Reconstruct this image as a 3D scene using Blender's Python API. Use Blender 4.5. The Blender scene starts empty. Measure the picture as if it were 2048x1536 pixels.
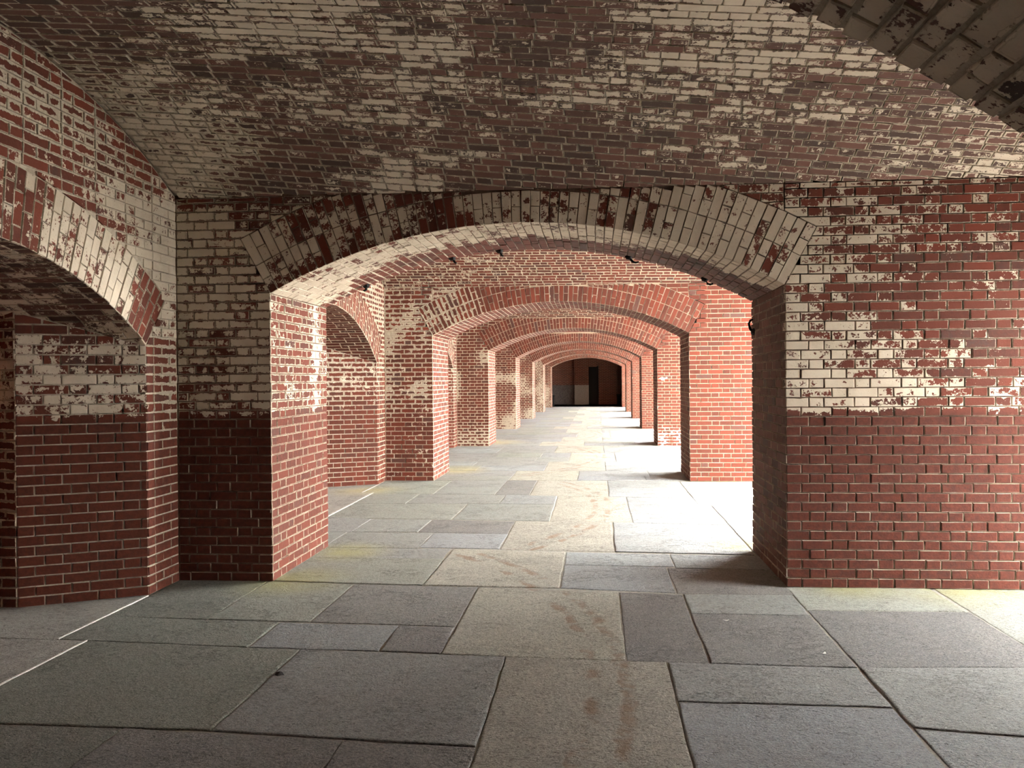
import bpy, math, random
from mathutils import Vector, Matrix
random.seed(11)
D = bpy.data
SC = bpy.context.scene
COL = SC.collection
H = 1.525                                   # eye height

# ------------------------------------------------------------------ camera
YAW, PIT, ROL, FPX, CX = .0746, -.0056, -.0081, 1600.0, 1073.6
cam = D.cameras.new('camera'); cam_ob = D.objects.new('camera', cam); COL.objects.link(cam_ob)
cam.sensor_width = 36.0; cam.lens = FPX / 2048 * 36.0; cam.shift_x = -(CX - 1024) / 2048
cam.clip_start = .03; cam.clip_end = 200
c_, s_ = math.cos(YAW), math.sin(YAW)
R0 = Vector((c_, s_, 0)); F0 = Vector((-s_, c_, 0)); U0 = Vector((0, 0, 1))
cp, sp = math.cos(PIT), math.sin(PIT)
FW = cp * F0 + sp * U0; UP = -sp * F0 + cp * U0
cr, sr = math.cos(ROL), math.sin(ROL)
RI = cr * R0 + sr * UP; UI = -sr * R0 + cr * UP
cam_ob.matrix_world = Matrix(((RI.x, UI.x, -FW.x, 0), (RI.y, UI.y, -FW.y, 0), (RI.z, UI.z, -FW.z, H), (0, 0, 0, 1)))
SC.camera = cam_ob

# ------------------------------------------------------------------ light: an overcast sky over the courtyard
SC.view_settings.view_transform = 'Standard'; SC.view_settings.look = 'None'
SC.view_settings.gamma = 1.0; SC.view_settings.use_curve_mapping = False
SC.view_settings.exposure = 0.0
w = D.worlds.new('sky'); SC.world = w; w.use_nodes = True
bg = w.node_tree.nodes['Background']
bg.inputs[0].default_value = (.985, .99, .98, 1); bg.inputs[1].default_value = 61.0
SC.cycles.max_bounces = 10; SC.cycles.diffuse_bounces = 8
SC.cycles.use_denoising = True

# ------------------------------------------------------------------ helpers
def vis_area(P):
    """approximate size in the photograph of a small patch at P, 0 outside the frame"""
    v = P - Vector((0, 0, H)); d = v.dot(FW)
    if d < .1: return 0
    x = CX + FPX * v.dot(RI) / d; y = 768 - FPX * v.dot(UI) / d
    return 1.0 / d / d if -40 < x < 2088 and -40 < y < 1576 else 0

def _h(i, j, s):
    n = (i * 374761393 + j * 668265263 + s * 1442695041) & 0xffffffff
    n = ((n ^ (n >> 13)) * 1274126177) & 0xffffffff
    return ((n ^ (n >> 16)) & 0xffff) / 65535.0
def vn(x, y, s=0):
    i, j = math.floor(x), math.floor(y); a, b = x - i, y - j
    a = a * a * (3 - 2 * a); b = b * b * (3 - 2 * b)
    return (_h(i, j, s) * (1 - a) + _h(i + 1, j, s) * a) * (1 - b) + (_h(i, j + 1, s) * (1 - a) + _h(i + 1, j + 1, s) * a) * b
def ss(a, b, x):
    t = min(1, max(0, (x - a) / (b - a))); return t * t * (3 - 2 * t)
def lerp(a, b, t): return a + (b - a) * t

def mk(name, verts, faces, mat, parent=None, kind=None, label=None, cat=None, group=None, smooth=False):
    me = D.meshes.new(name); me.from_pydata([tuple(v) for v in verts], [], faces); me.update()
    if mat: me.materials.append(mat)
    if smooth:
        for p in me.polygons: p.use_smooth = True
    o = D.objects.new(name, me); COL.objects.link(o)
    if parent: o.parent = parent
    for k, v in (('kind', kind), ('label', label), ('category', cat), ('group', group)):
        if v: o[k] = v
    return o

def clip(poly, nx, ny, c):
    out = []; n = len(poly)
    for i in range(n):
        p, q = poly[i], poly[(i + 1) % n]
        a, b = p[0] * nx + p[1] * ny - c, q[0] * nx + q[1] * ny - c
        if a >= 0: out.append(p)
        if (a >= 0) != (b >= 0):
            t = a / (a - b); out.append((p[0] + (q[0] - p[0]) * t, p[1] + (q[1] - p[1]) * t))
    return out
def parea(p):
    return abs(sum(p[i][0] * p[(i + 1) % len(p)][1] - p[(i + 1) % len(p)][0] * p[i][1] for i in range(len(p)))) / 2

# ------------------------------------------------------------------ materials
class NT:
    def __init__(s, name):
        s.m = D.materials.new(name); s.m.use_nodes = True; s.t = s.m.node_tree; s.t.nodes.clear()
        s.out = s.t.nodes.new('ShaderNodeOutputMaterial'); s.b = s.t.nodes.new('ShaderNodeBsdfPrincipled')
        s.t.links.new(s.b.outputs[0], s.out.inputs[0])
        s.b.inputs['Specular IOR Level'].default_value = .25
    def put(s, sock, v):
        if isinstance(v, bpy.types.NodeSocket): s.t.links.new(v, sock)
        elif isinstance(v, tuple) and len(v) == 3 and sock.type == 'RGBA': sock.default_value = v + (1,)
        else: sock.default_value = v
    def m_(s, op, a, b=None, c=None, clamp=False):
        n = s.t.nodes.new('ShaderNodeMath'); n.operation = op; n.use_clamp = clamp
        for i, v in enumerate((a, b, c)):
            if v is not None: s.put(n.inputs[i], v)
        return n.outputs[0]
    def vm(s, op, a, b=None):
        n = s.t.nodes.new('ShaderNodeVectorMath'); n.operation = op; s.put(n.inputs[0], a)
        if b is not None: s.put(n.inputs[3 if op == 'SCALE' else 1], b)
        return n.outputs['Value' if op in ('LENGTH', 'DISTANCE', 'DOT_PRODUCT') else 'Vector']
    def mr(s, v, a, b, c=0., d=1., smooth=True):
        n = s.t.nodes.new('ShaderNodeMapRange'); n.interpolation_type = 'SMOOTHSTEP' if smooth else 'LINEAR'
        s.put(n.inputs[0], v)
        for i, x in enumerate((a, b, c, d)): s.put(n.inputs[i + 1], x)
        return n.outputs[0]
    def mix(s, f, a, b, typ='MIX'):
        n = s.t.nodes.new('ShaderNodeMix'); n.data_type = 'RGBA'; n.blend_type = typ
        s.put(n.inputs[0], f); s.put(n.inputs[6], a); s.put(n.inputs[7], b); return n.outputs[2]
    def noise(s, vec, sc, det=4., rough=.6, dist=0.):
        n = s.t.nodes.new('ShaderNodeTexNoise'); s.put(n.inputs['Vector'], vec)
        n.inputs['Scale'].default_value = sc; n.inputs['Detail'].default_value = det
        n.inputs['Roughness'].default_value = rough; n.inputs['Distortion'].default_value = dist
        return n.outputs[0]
    def vor(s, vec, sc, feat='F1'):
        n = s.t.nodes.new('ShaderNodeTexVoronoi'); n.feature = feat; s.put(n.inputs['Vector'], vec); n.inputs['Scale'].default_value = sc
        return n.outputs[0]
    def attr(s, name):
        n = s.t.nodes.new('ShaderNodeAttribute'); n.attribute_name = name; return n
    def sep(s, v):
        n = s.t.nodes.new('ShaderNodeSeparateXYZ'); s.put(n.inputs[0], v); return n.outputs
    def pos(s):
        return s.t.nodes.new('ShaderNodeNewGeometry').outputs['Position']
    def bump(s, hgt, dist, strength=1.0, prev=None):
        n = s.t.nodes.new('ShaderNodeBump'); n.inputs['Strength'].default_value = strength; n.inputs['Distance'].default_value = dist
        s.put(n.inputs['Height'], hgt)
        if prev is not None: s.put(n.inputs['Normal'], prev)
        return n.outputs[0]
    def fin(s, col, rough=.85, nor=None):
        s.put(s.b.inputs['Base Color'], col); s.put(s.b.inputs['Roughness'], rough)
        if nor is not None: s.put(s.b.inputs['Normal'], nor)
        return s.m

def brick_material():
    t = NT('worn_red_brick'); P = t.pos()
    q = t.sep(t.attr('bq').outputs['Vector']); z = t.sep(t.attr('bs').outputs['Vector'])
    pa = t.attr('pt'); pc = t.sep(pa.outputs['Vector']); sign = pa.outputs['Alpha']
    rnd, tone = q[2], z[2]
    e = t.m_('MINIMUM', t.m_('SUBTRACT', z[0], t.m_('ABSOLUTE', q[0])), t.m_('SUBTRACT', z[1], t.m_('ABSOLUTE', q[1])))
    off = t.vm('ADD', P, t.vm('SCALE', t.attr('bq').outputs['Vector'], .0))
    nA = t.noise(off, 16, 6, .68); nB = t.noise(P, 75, 3, .6); nC = t.noise(P, 5, 3, .55); nD = t.noise(P, 30, 5, .65)
    # brick body
    body = t.mix(t.mr(tone, 0, 1, smooth=False), (.055, .0138, .0078), (.138, .0268, .0128))
    body = t.mix(t.mr(tone, -.35, -.05, 1, 0), body, (.066, .038, .031))
    body = t.mix(t.mr(nD, .35, .7), body, t.mix(.55, body, (.105, .0235, .0118)))
    body = t.mix(t.mr(nC, .3, .75, 0, .40), body, (.082, .030, .018))
    body = t.mix(t.mr(pc[2], -1., 0., .85, 0., False), body, t.mix(t.mr(tone, -.3, 1), (.050, .033, .025), (.108, .055, .040)))
    body = t.mix(t.mr(pc[2], 0., 1., 0., 1., False), body, t.mix(t.mr(nD, .3, .75), (.050, .0115, .0060), (.094, .0210, .0098)))
    # pale mortar smeared over the brick edges
    sm = t.m_('SUBTRACT', t.m_('MULTIPLY', t.m_('MULTIPLY', pc[1], .062), t.mr(nA, .32, .68, .0, 1., False)), e)
    sm = t.mr(sm, -.0018, .0018)
    mort = t.mix(t.mr(nB, .3, .7), (.36, .295, .215), (.48, .405, .305))
    col = t.mix(t.m_('MULTIPLY', sm, .92), body, mort)
    # flaking whitewash
    tt = t.m_('ADD', t.m_('MULTIPLY', nA, .72), t.m_('MULTIPLY', nB, .28))
    tt = t.m_('ADD', t.m_('MULTIPLY', t.m_('SUBTRACT', tt, .5), 2.3), .5)
    tt = t.m_('ADD', tt, t.m_('MULTIPLY', t.m_('SUBTRACT', rnd, .5), .42))
    edge = t.mr(e, .0, .016, 1, 0)
    tt = t.m_('ADD', tt, t.m_('MULTIPLY', edge, sign))
    d = t.m_('SUBTRACT', tt, t.m_('SUBTRACT', 1.0, pc[0]))
    wm = t.m_('MULTIPLY', t.mr(d, -.035, .035), t.mr(pc[0], .015, .06))
    white = t.mix(t.mr(nC, .3, .75), (.50, .415, .310), (.62, .525, .40))
    white = t.mix(t.mr(nB, .5, .8, 0, .25), white, (.36, .31, .25))
    col = t.mix(t.m_('MULTIPLY', wm, .96), col, white)
    hgt = t.m_('ADD', t.m_('MULTIPLY', wm, .45), t.m_('ADD', t.m_('MULTIPLY', nD, .55), t.m_('MULTIPLY', nB, .35)))
    hgt = t.m_('ADD', hgt, t.m_('MULTIPLY', sm, .5))
    return t.fin(col, .86, t.bump(hgt, .0045, .75))

def mortar_material(name, a, b, wash=0.):
    t = NT(name); P = t.pos()
    n1 = t.noise(P, 18, 5, .65); n2 = t.noise(P, 110, 3, .6)
    col = t.mix(t.mr(n1, .3, .7), a, b)
    col = t.mix(t.mr(n2, .52, .75, 0, .4), col, tuple(x * .45 for x in a))
    return t.fin(col, .92, t.bump(t.m_('ADD', n1, n2), .006, .7))

def plain_brick_material():
    t = NT('distant_brick'); P = t.pos(); s3 = t.sep(P)
    n = t.t.nodes.new('ShaderNodeTexBrick')
    cv = t.t.nodes.new('ShaderNodeCombineXYZ')
    t.put(cv.inputs[0], t.m_('ADD', s3[0], s3[1])); t.put(cv.inputs[1], s3[2])
    t.put(n.inputs['Vector'], cv.outputs[0])
    n.inputs['Scale'].default_value = 1.0; n.inputs['Mortar Size'].default_value = .006
    n.inputs['Brick Width'].default_value = .214; n.inputs['Row Height'].default_value = .0689
    n.inputs['Color1'].default_value = (.19, .05, .033, 1); n.inputs['Color2'].default_value = (.12, .033, .024, 1)
    n.inputs['Mortar'].default_value = (.36, .29, .22, 1)
    return t.fin(n.outputs['Color'], .9, t.bump(t.m_('SUBTRACT', 1., n.outputs['Fac']), .004, .6))

def stone_material():
    t = NT('worn_flagstone'); P = t.pos()
    base = t.attr('sc').outputs['Color']; k = t.sep(t.attr('sk').outputs['Vector'])    # granite, grain, seed
    rc = t.sep(t.attr('rc').outputs['Vector'])
    PP = t.vm('ADD', P, t.vm('SCALE', t.attr('sk').outputs['Vector'], 3.7))
    st = t.vm('MULTIPLY', PP, (1, 1.6, 1))
    n1 = t.noise(PP, 3.2, 4, .6); n2 = t.noise(PP, 22, 6, .7); n3 = t.noise(st, 95, 4, .7); n4 = t.noise(st, 8, 6, .75, .6)
    n5 = t.noise(st, 48, 5, .75)
    col = t.mix(t.mr(n1, .3, .72, .0, .55), base, t.mix(.5, base, (.26, .235, .20)))
    col = t.mix(t.mr(n2, .35, .7, .0, .45), col, t.mix(.55, col, (.09, .085, .08)))
    spk = t.mr(n3, .42, .58)
    col = t.mix(t.m_('MULTIPLY', spk, t.m_('ADD', .55, t.m_('MULTIPLY', k[0], .30))), t.mix(t.m_('ADD', .12, t.m_('MULTIPLY', k[0], .35)), col, t.mix(.6, col, (.05, .042, .034))), t.mix(.5, col, (.60, .55, .46)))
    col = t.mix(t.m_('MULTIPLY', t.mr(n5, .50, .40, 0, 1), t.m_('ADD', .45, t.m_('MULTIPLY', k[0], .35))), col, t.mix(.6, col, (.05, .042, .035)))
    pit = t.m_('MULTIPLY', t.mr(t.noise(st, 40, 2, .5), .66, .72), .55)
    col = t.mix(pit, col, (.045, .04, .035))
    # cracks / spalls that follow the stone's bedding
    cr_ = t.m_('ABSOLUTE', t.m_('SUBTRACT', n4, .5))
    crack = t.m_('MULTIPLY', t.mr(cr_, 0., .015, 1, 0), t.mr(t.noise(PP, 2.6, 2, .5), .5, .62))
    col = t.mix(t.m_('MULTIPLY', crack, .7), col, (.05, .045, .04))
    # rust left by the curved traverse rails
    s3 = t.sep(P)
    dx = t.m_('SUBTRACT', s3[0], rc[0]); dy = t.m_('SUBTRACT', s3[1], rc[1])
    dist = t.m_('SQRT', t.m_('ADD', t.m_('MULTIPLY', dx, dx), t.m_('MULTIPLY', dy, dy)))
    wob = t.m_('MULTIPLY', t.m_('SUBTRACT', t.noise(P, 5, 4, .7), .5), .11)
    def ring(r):
        dd = t.m_('ABSOLUTE', t.m_('ADD', t.m_('SUBTRACT', dist, r), wob))
        return t.mr(dd, .012, .055, 1, 0)
    rr = t.m_('MAXIMUM', ring(4.30), ring(4.47))
    rr = t.m_('MULTIPLY', t.m_('MULTIPLY', rr, k[0]), t.mr(t.noise(P, 4.2, 3, .65), .42, .62, .0, .75))
    col = t.mix(rr, col, (.30, .195, .12))
    # greenish-yellow efflorescence along the pier feet
    for (x, y, r) in ((-2.25, 7.0, .55), (-2.35, 5.95, .6), (2.6, 5.95, .75), (1.8, 5.98, .5), (1.35, 7.4, .45), (-2.4, 13.4, .8), (1.9, 11.9, .8), (-2.6, 19.5, 1.2), (-3.2, 10.9, .7)):
        g = t.m_('MULTIPLY', t.mr(t.vm('DISTANCE', P, (x, y, 0.)), 0., r, .62, 0.), t.mr(n1, .25, .6, .5, 1.))
        col = t.mix(g, col, (.40, .37, .13) if y < 10 else (.5, .40, .17))
    hg = t.m_('ADD', t.m_('MULTIPLY', n2, 1.1), t.m_('ADD', t.m_('MULTIPLY', n3, .8), t.m_('MULTIPLY', n5, 1.1)))
    hg = t.m_('SUBTRACT', hg, t.m_('ADD', t.m_('MULTIPLY', crack, .8), t.m_('MULTIPLY', pit, .8)))
    hg = t.m_('ADD', hg, t.m_('MULTIPLY', t.mr(rr, 0, .4), -.3))
    hg = t.m_('MULTIPLY', hg, t.m_('ADD', 1., t.m_('MULTIPLY', k[0], .9)))
    return t.fin(col, t.mr(n2, .3, .7, .62, .85), t.bump(hg, .016, 1.0))

def flat_material(name, col, rough=.7, metal=0., bumps=30):
    t = NT(name); P = t.pos(); n = t.noise(P, bumps, 5, .65)
    t.b.inputs['Metallic'].default_value = metal
    return t.fin(t.mix(t.mr(n, .3, .7), tuple(c * .7 for c in col), col), rough, t.bump(n, .003, .5))

BRICK = brick_material()
M_DARK = mortar_material('brown_mortar', (.10, .060, .040), (.18, .115, .078))
M_TAN = mortar_material('tan_mortar', (.31, .255, .19), (.44, .37, .285))
M_PALE = mortar_material('pale_mortar', (.30, .225, .155), (.40, .315, .225))
M_PLAIN = plain_brick_material()
STONE = stone_material()
BED = flat_material('paving_bed', (.30, .28, .235), .9)
LIME = flat_material('white_lime_joint', (.66, .63, .56), .85)
IRON = flat_material('rusted_black_iron', (.010, .009, .0085), .9, .0)
SCRAP = flat_material('pale_scrap', (.75, .72, .65), .8)
GROUND = flat_material('courtyard_paving', (.62, .61, .58), .9, 0., 3)
DARK_STONE_SHADE = flat_material('dark_floor_and_shade', (.045, .042, .04), .9)  # far floor and stone chip; also the painted shade in the far doorway

# ------------------------------------------------------------------ brick laying
class Skin:
    """bricks of one piece of masonry: the 300 that show largest become objects, the rest one joined part"""
    def __init__(s, root, single=True, single_max=300):
        s.root, s.single, s.cap, s.L = root, single, single_max, []
    def add(s, poly, f, cov, uc=None, hw=None, hh=None, jit=.0016, out=.003, tone=None, grey=.10, shear=0.):
        if len(poly) < 3 or parea(poly) < .0006: return
        us = [p[0] for p in poly]; vs = [p[1] for p in poly]
        if uc is None: uc = ((min(us) + max(us)) / 2, (min(vs) + max(vs)) / 2)
        hw = hw or (max(us) - min(us)) / 2; hh = hh or (max(vs) - min(vs)) / 2
        mu, mv = sum(us) / len(us), sum(vs) / len(vs)
        poly = [(p[0] + random.uniform(-jit, jit), p[1] + random.uniform(-jit, jit)) for p in poly]
        d0 = random.uniform(-out, out) ; tilt = [random.uniform(-.0013, .0013) for _ in poly]
        ch = .0035; n = len(poly)
        inner = []
        for (u, v) in poly:
            l = math.hypot(u - mu, v - mv) or 1; k = max(.5, 1 - ch * 1.4 / l)
            inner.append((mu + (u - mu) * k, mv + (v - mv) * k))
        V = [f(u, v, d0 + t) for (u, v), t in zip(inner, tilt)] + [f(u, v, d0 + t - .003) for (u, v), t in zip(poly, tilt)] + [f(u, v, -.020) for (u, v) in poly]
        uvs = inner + poly + poly
        a, b, c = Vector(V[0]), Vector(V[1]), Vector(V[2])
        nrm = (b - a).cross(c - b); outw = Vector(V[0]) - Vector(V[2 * n])
        F = [tuple(range(n))]
        for i in range(n):
            j = (i + 1) % n
            F += [(n + i, n + j, j, i), (2 * n + i, 2 * n + j, n + j, n + i)]
        if nrm.dot(outw) < 0: F = [tuple(reversed(q)) for q in F]
        if tone is None: tone = random.uniform(.15, 1) if random.random() > grey else random.uniform(-.3, .1)
        rnd = random.random()
        BQ = []; PT = []
        for (u, v) in uvs:
            BQ += [u - uc[0], v - uc[1] - shear * (u - uc[0]), rnd]
        cs = [cov(u, v) for (u, v) in inner]
        for q in cs * 3: PT += list(q)
        ctr = sum((Vector(x) for x in V[:n]), Vector()) / n
        s.L.append((vis_area(ctr) * parea(poly), ctr, V, F, BQ, (hw, hh, tone), PT))
    def _mesh(s, name, items, origin):
        V, F, BQ, BS, PT = [], [], [], [], []
        for it in items:
            o = len(V)
            V += [(x[0] - origin[0], x[1] - origin[1], x[2] - origin[2]) for x in it[2]]
            F += [tuple(i + o for i in f) for f in it[3]]
            BQ += it[4]; BS += list(it[5]) * len(it[2]); PT += it[6]
        me = D.meshes.new(name); me.from_pydata(V, [], F); me.materials.append(BRICK)
        for nm, ty, dat, key in (('bq', 'FLOAT_VECTOR', BQ, 'vector'), ('bs', 'FLOAT_VECTOR', BS, 'vector'), ('pt', 'FLOAT_COLOR', PT, 'color')):
            me.attributes.new(nm, ty, 'POINT').data.foreach_set(key, dat)
        o = D.objects.new(name, me); COL.objects.link(o); o.parent = s.root; o.location = origin
        return o
    def finish(s):
        L = sorted(s.L, key=lambda t: -t[0]); k = 0
        if s.single:
            while k < len(L) and k < s.cap and L[k][0] > 0: k += 1
            for it in L[:k]: s._mesh('brick', [it], it[1])
        if L[k:]:
            o = s._mesh('brickwork', L[k:], Vector((0, 0, 0))); o['kind'] = 'stuff'
        s.L = []

CO = .0689; ST, HD = .2175, .1085            # course height, stretcher and header pitch
def flemish(u0, u1, v0, v1, flip=False, first=0, corner=True):
    """rectangles of a Flemish bond, laid from the arris u0 towards u1 (u1 < u0 lays the other way)"""
    sgn = 1 if u1 > u0 else -1; i = 0; v = v0
    while v < v1 - .012:
        par = (i + first) % 2
        seq = [HD, ST] if par == 0 else [HD * 1.53, HD, ST]
        u = u0; k = 0
        while (u1 - u) * sgn > .02:
            if par == 0: w = HD if k % 2 == 0 else ST
            else: w = HD * 1.53 if k == 0 and corner else (HD if k % 2 == 1 else ST)
            w += random.uniform(-.004, .004) if k else 0
            e = u + w * sgn
            if (e - u1) * sgn > -.035: e = u1
            yield min(u, e), max(u, e), v, min(v + CO, v1), i
            u = e; k += 1
        v += CO; i += 1
J = .0042
def rect(a, b, c, d, j=J): return [(a + j, c + j), (b - j, c + j), (b - j, d - j), (a + j, d - j)]

# ------------------------------------------------------------------ the geometry of the casemates
XL, XR, XW, XF = -2.47, 1.366, -3.21, 4.25   # arch jambs, scarp wall, courtyard face
ZS, ZT = 2.197, 2.934                        # spring of the pier arches, top of the pier walls
AX = (XL + XR) / 2; AHW = (XR - XL) / 2; RISE = .495
AR = (AHW ** 2 + RISE ** 2) / 2 / RISE; AZ = ZS + RISE - AR; AA = math.asin(AHW / AR); RT = .475
PY = [(.67, 1.94), (5.922, 7.188), (11.967, 13.233), (18.234, 19.5), (24.515, 25.78), (30.89, 32.155), (37.2, 38.47), (43.4, 44.67)]
ZTOP = 3.75

def block(name, axis, a0, a1, zb, zt, t0, t1, mats, n=28, **kw):
    """solid with a curved underside; axis 'x': a along X, thickness along Y; axis 'y': a along Y, thickness along X"""
    V, F = [], []
    for i in range(n + 1):
        a = a0 + (a1 - a0) * i / n; z = zb(a)
        for t in (t0, t1):
            for zz in (z, zt): V.append((a, t, zz) if axis == 'x' else (t, a, zz))
    for i in range(n):
        o = 4 * i; p = o + 4
        F += [(o, p, p + 1, o + 1), (o + 2, o + 3, p + 3, p + 2), (o, o + 2, p + 2, p), (o + 1, p + 1, p + 3, o + 3)]
    F += [(0, 1, 3, 2), (4 * n, 4 * n + 2, 4 * n + 3, 4 * n + 1)]
    return mk(name, V, F, mats, **kw)
def prism(name, pts, z0, z1, mat, **kw):
    n = len(pts); z1s = z1 if isinstance(z1, (list, tuple)) else [z1] * n
    V = [(x, y, z0) for x, y in pts] + [(x, y, z) for (x, y), z in zip(pts, z1s)]
    F = [tuple(reversed(range(n))), tuple(range(n, 2 * n))] + [(i, (i + 1) % n, n + (i + 1) % n, n + i) for i in range(n)]
    return mk(name, V, F, mat, **kw)
def box(name, x0, x1, y0, y1, z0, z1, mat, **kw):
    return prism(name, [(x0, y0), (x1, y0), (x1, y1), (x0, y1)], z0, z1, mat, **kw)

WIN = (4.6, 5.93, 2.3)                        # nearest bay's unseen opening, sized for the light it lets in
# the walls go in bay by bay below; first unseen masses around them, most added to block sky light
box('sky_blocker', -5.6, XF + .02, -6, 52, 3.72, 4.5, M_PLAIN, kind='structure', label='unseen slab added over the brick vaults to block the sky')  # added slab above the vaults, only there to stop skylight leaking in
box('wall_outer', -5.6, -4.62, -6, 52, -.1, 3.74, M_PLAIN, kind='structure', label='thick outer scarp wall closing the gun recesses')
box('wall_right_blocker', XF - .32, XF, -3.1, 1.0, 0, 3.74, M_PLAIN, kind='structure', label='unseen wall added to shut out courtyard light behind the viewer')  # added out of view: closes the bay behind so less daylight enters
box('wall_right_blocker', XF - .32, XF, 1.2, WIN[0], 0, 3.74, M_PLAIN, kind='structure', label='unseen wall added beside the nearest bay opening to cut its light')  # this and the next two are added to narrow the opening and dim the bay
box('wall_right_blocker', XF - .32, XF, WIN[1], 5.93, 0, 3.74, M_PLAIN, kind='structure', label='unseen sliver added between the nearest opening and the right pier to cut light')
box('wall_right_blocker', XF - .32, XF, WIN[0], WIN[1], WIN[2], 3.74, M_PLAIN, kind='structure', label='unseen wall added over the nearest bay opening to cut its light')
mk('ground', [(XF, -30, -.06), (60, -30, -.06), (60, 90, -.06), (XF, 90, -.06)], [(0, 1, 2, 3)], GROUND, kind='structure', label='pale courtyard paving outside the open bays')
box('wall_back', -4.7, XF, -3.3, -3.0, 0, 3.74, M_PLAIN, kind='structure', label='unseen wall added to stop light from behind the viewer')  # added out of view so no light reaches the pier faces from behind

# ---- paint and mortar-smear maps: (whitewash, smear, red dado, edge sign)
DADO = 1.285
def near_left(u, v):
    d = ss(DADO + .004, DADO - .004, v)
    n = vn(u * 5, v * 5, 3)
    p = .74 + .22 * (n - .5)
    p = lerp(p, .55, ss(2.25, 1.75, v) * ss(-2.75, -3.1, u))
    p = lerp(p, .25, ss(ZT - .10, ZT - .05, v))
    p = lerp(p, .58, ss(1.42, 1.30, v))
    p += .05 * ss(-2.7, -2.5, u)
    return (p * (1 - d), (.10 + .16 * ss(-3.1, -3.2, u)) * (1 - d) + .03 * d, d * .9, -.42)
GR = [[4, 4, 4, 3, 4, 3, 2, 1], [7, 7, 5, 4, 3, 3, 3, 2], [8, 6, 3, 3, 2, 2, 2, 1], [7, 4, 2, 2, 2, 1, 2, 1], [7, 6, 4, 2, 2, 2, 1, 1], [8, 7, 6, 5, 4, 3, 3, 2], [8, 8, 7, 6, 5, 4, 4, 3], [8, 6, 5, 5, 4, 3, 3, 3]]
def grid(G, x, y):
    nx, ny = len(G[0]), len(G); x = min(nx - 1.001, max(0, x)); y = min(ny - 1.001, max(0, y))
    i, j = int(x), int(y); a, b = x - i, y - j
    g = lambda j, i: float(G[j][i])
    return (g(j, i) * (1 - a) + g(j, i + 1) * a) * (1 - b) + (g(j + 1, i) * (1 - a) + g(j + 1, i + 1) * a) * b
def near_right(u, v):
    d = ss(DADO + .004, DADO - .004, v)
    p = grid(GR, (u - 1.366) / .237 - .5, (2.934 - v) / .237 - .5) / 9 * .78 + .02 + .10 * (vn(u * 4, v * 9, 8) - .5)
    return (max(0, p) * (1 - d), .07 * (1 - d) + .03 * d, d * .85, .16)
VG = ['0000000001696725966666666666666', '0000000005796625976666666666666', '0000000026886425976666666666666', '0000000156976325986666666666666', '0000000268966324886666666666666', '0000001569866324897666666666666', '0000013679867224797666666666666', '0000025689767224797666666666666', '0000136798666224798666666666666', '0000256898665234698766666666666', '0001466997664234699766666666666', '0012568996664234699766666666666', '0013567765563234689866666666666', '0124566544553345678777666666666', '2345543345443345667777655555555', '4445434445433345556555444444445', '4554335444333334445544333444444', '5653222355432223444444322333333', '6653112466431123434334332234444', '6642112676311112223333233233444', '7532113676211112223333233223333']
# ---- builders
def face_y(y0): return lambda u, v, d: (u, y0 - d, v)
def face_x(x0, sgn): return lambda u, v, d: (x0 + sgn * d, u, v)

def pier_skin(sk, k, side, cov, jcov, vtop=ZT):
    yf, yb = PY[k]; f = face_y(yf)
    u0, u1 = (XL, XW) if side < 0 else (XR, XF)
    far = k >= 3
    umax = u1
    for a, b, c, d, i in flemish(u0, umax, 0, vtop):
        p = rect(a, b, c, d)
        mx, my = (a + b) / 2, (c + d) / 2
        if d > ZS - .02:
            ang = math.atan2(mx - AX, my - AZ); r_ = math.hypot(mx - AX, my - AZ)
            sg = 1 if side > 0 else -1; corner_r = AR + RT
            if r_ < corner_r:                                    # beside the skewback
                nx, ny = math.cos(AA) * sg, -math.sin(AA)
                p = clip(p, nx, ny, nx * AX + ny * AZ + .001)
            elif abs(ang) >= AA:
                if any(abs(math.atan2(q[0] - AX, q[1] - AZ)) < AA and math.hypot(q[0] - AX, q[1] - AZ) < corner_r for q in p):
                    nx, ny = math.cos(AA) * sg, -math.sin(AA); p = clip(p, nx, ny, nx * AX + ny * AZ + .001)
            else:                                                # over the shoulder of the ring
                nx, ny = math.sin(ang), math.cos(ang)
                p = clip(p, nx, ny, nx * AX + ny * AZ + corner_r + J)
        sk.add(p, f, cov, (mx, my), (b - a) / 2 - J, (d - c) / 2 - J)
    # bricks over the ring's shoulder, between the ring and the wall top
    a0, a1 = (AX - AR * math.sin(AA) * 1.0, AX) if side < 0 else (AX, XR)
    for a, b, c, d, i in flemish(u0, AX, AZ + (AR + RT) * math.cos(AA) - CO * .3, vtop):
        mx, my = (a + b) / 2, (c + d) / 2
        if math.hypot(mx - AX, my - AZ) < AR + RT - .10: continue
        ang = math.atan2(mx - AX, my - AZ); nx, ny = math.sin(ang), math.cos(ang)
        if abs(ang) > AA: continue
        p = clip(rect(a, b, c, d), nx, ny, nx * AX + ny * AZ + AR + RT + J)
        sk.add(p, f, cov, (mx, my), (b - a) / 2 - J, (d - c) / 2 - J)
    # jamb
    fj = face_x(XL, 1) if side < 0 else face_x(XR, -1)
    for a, b, c, d, i in flemish(yf, yb, 0, ZS, first=1):
        sk.add(rect(a, b, c, d), fj, jcov, None)
    sk.finish()

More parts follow.
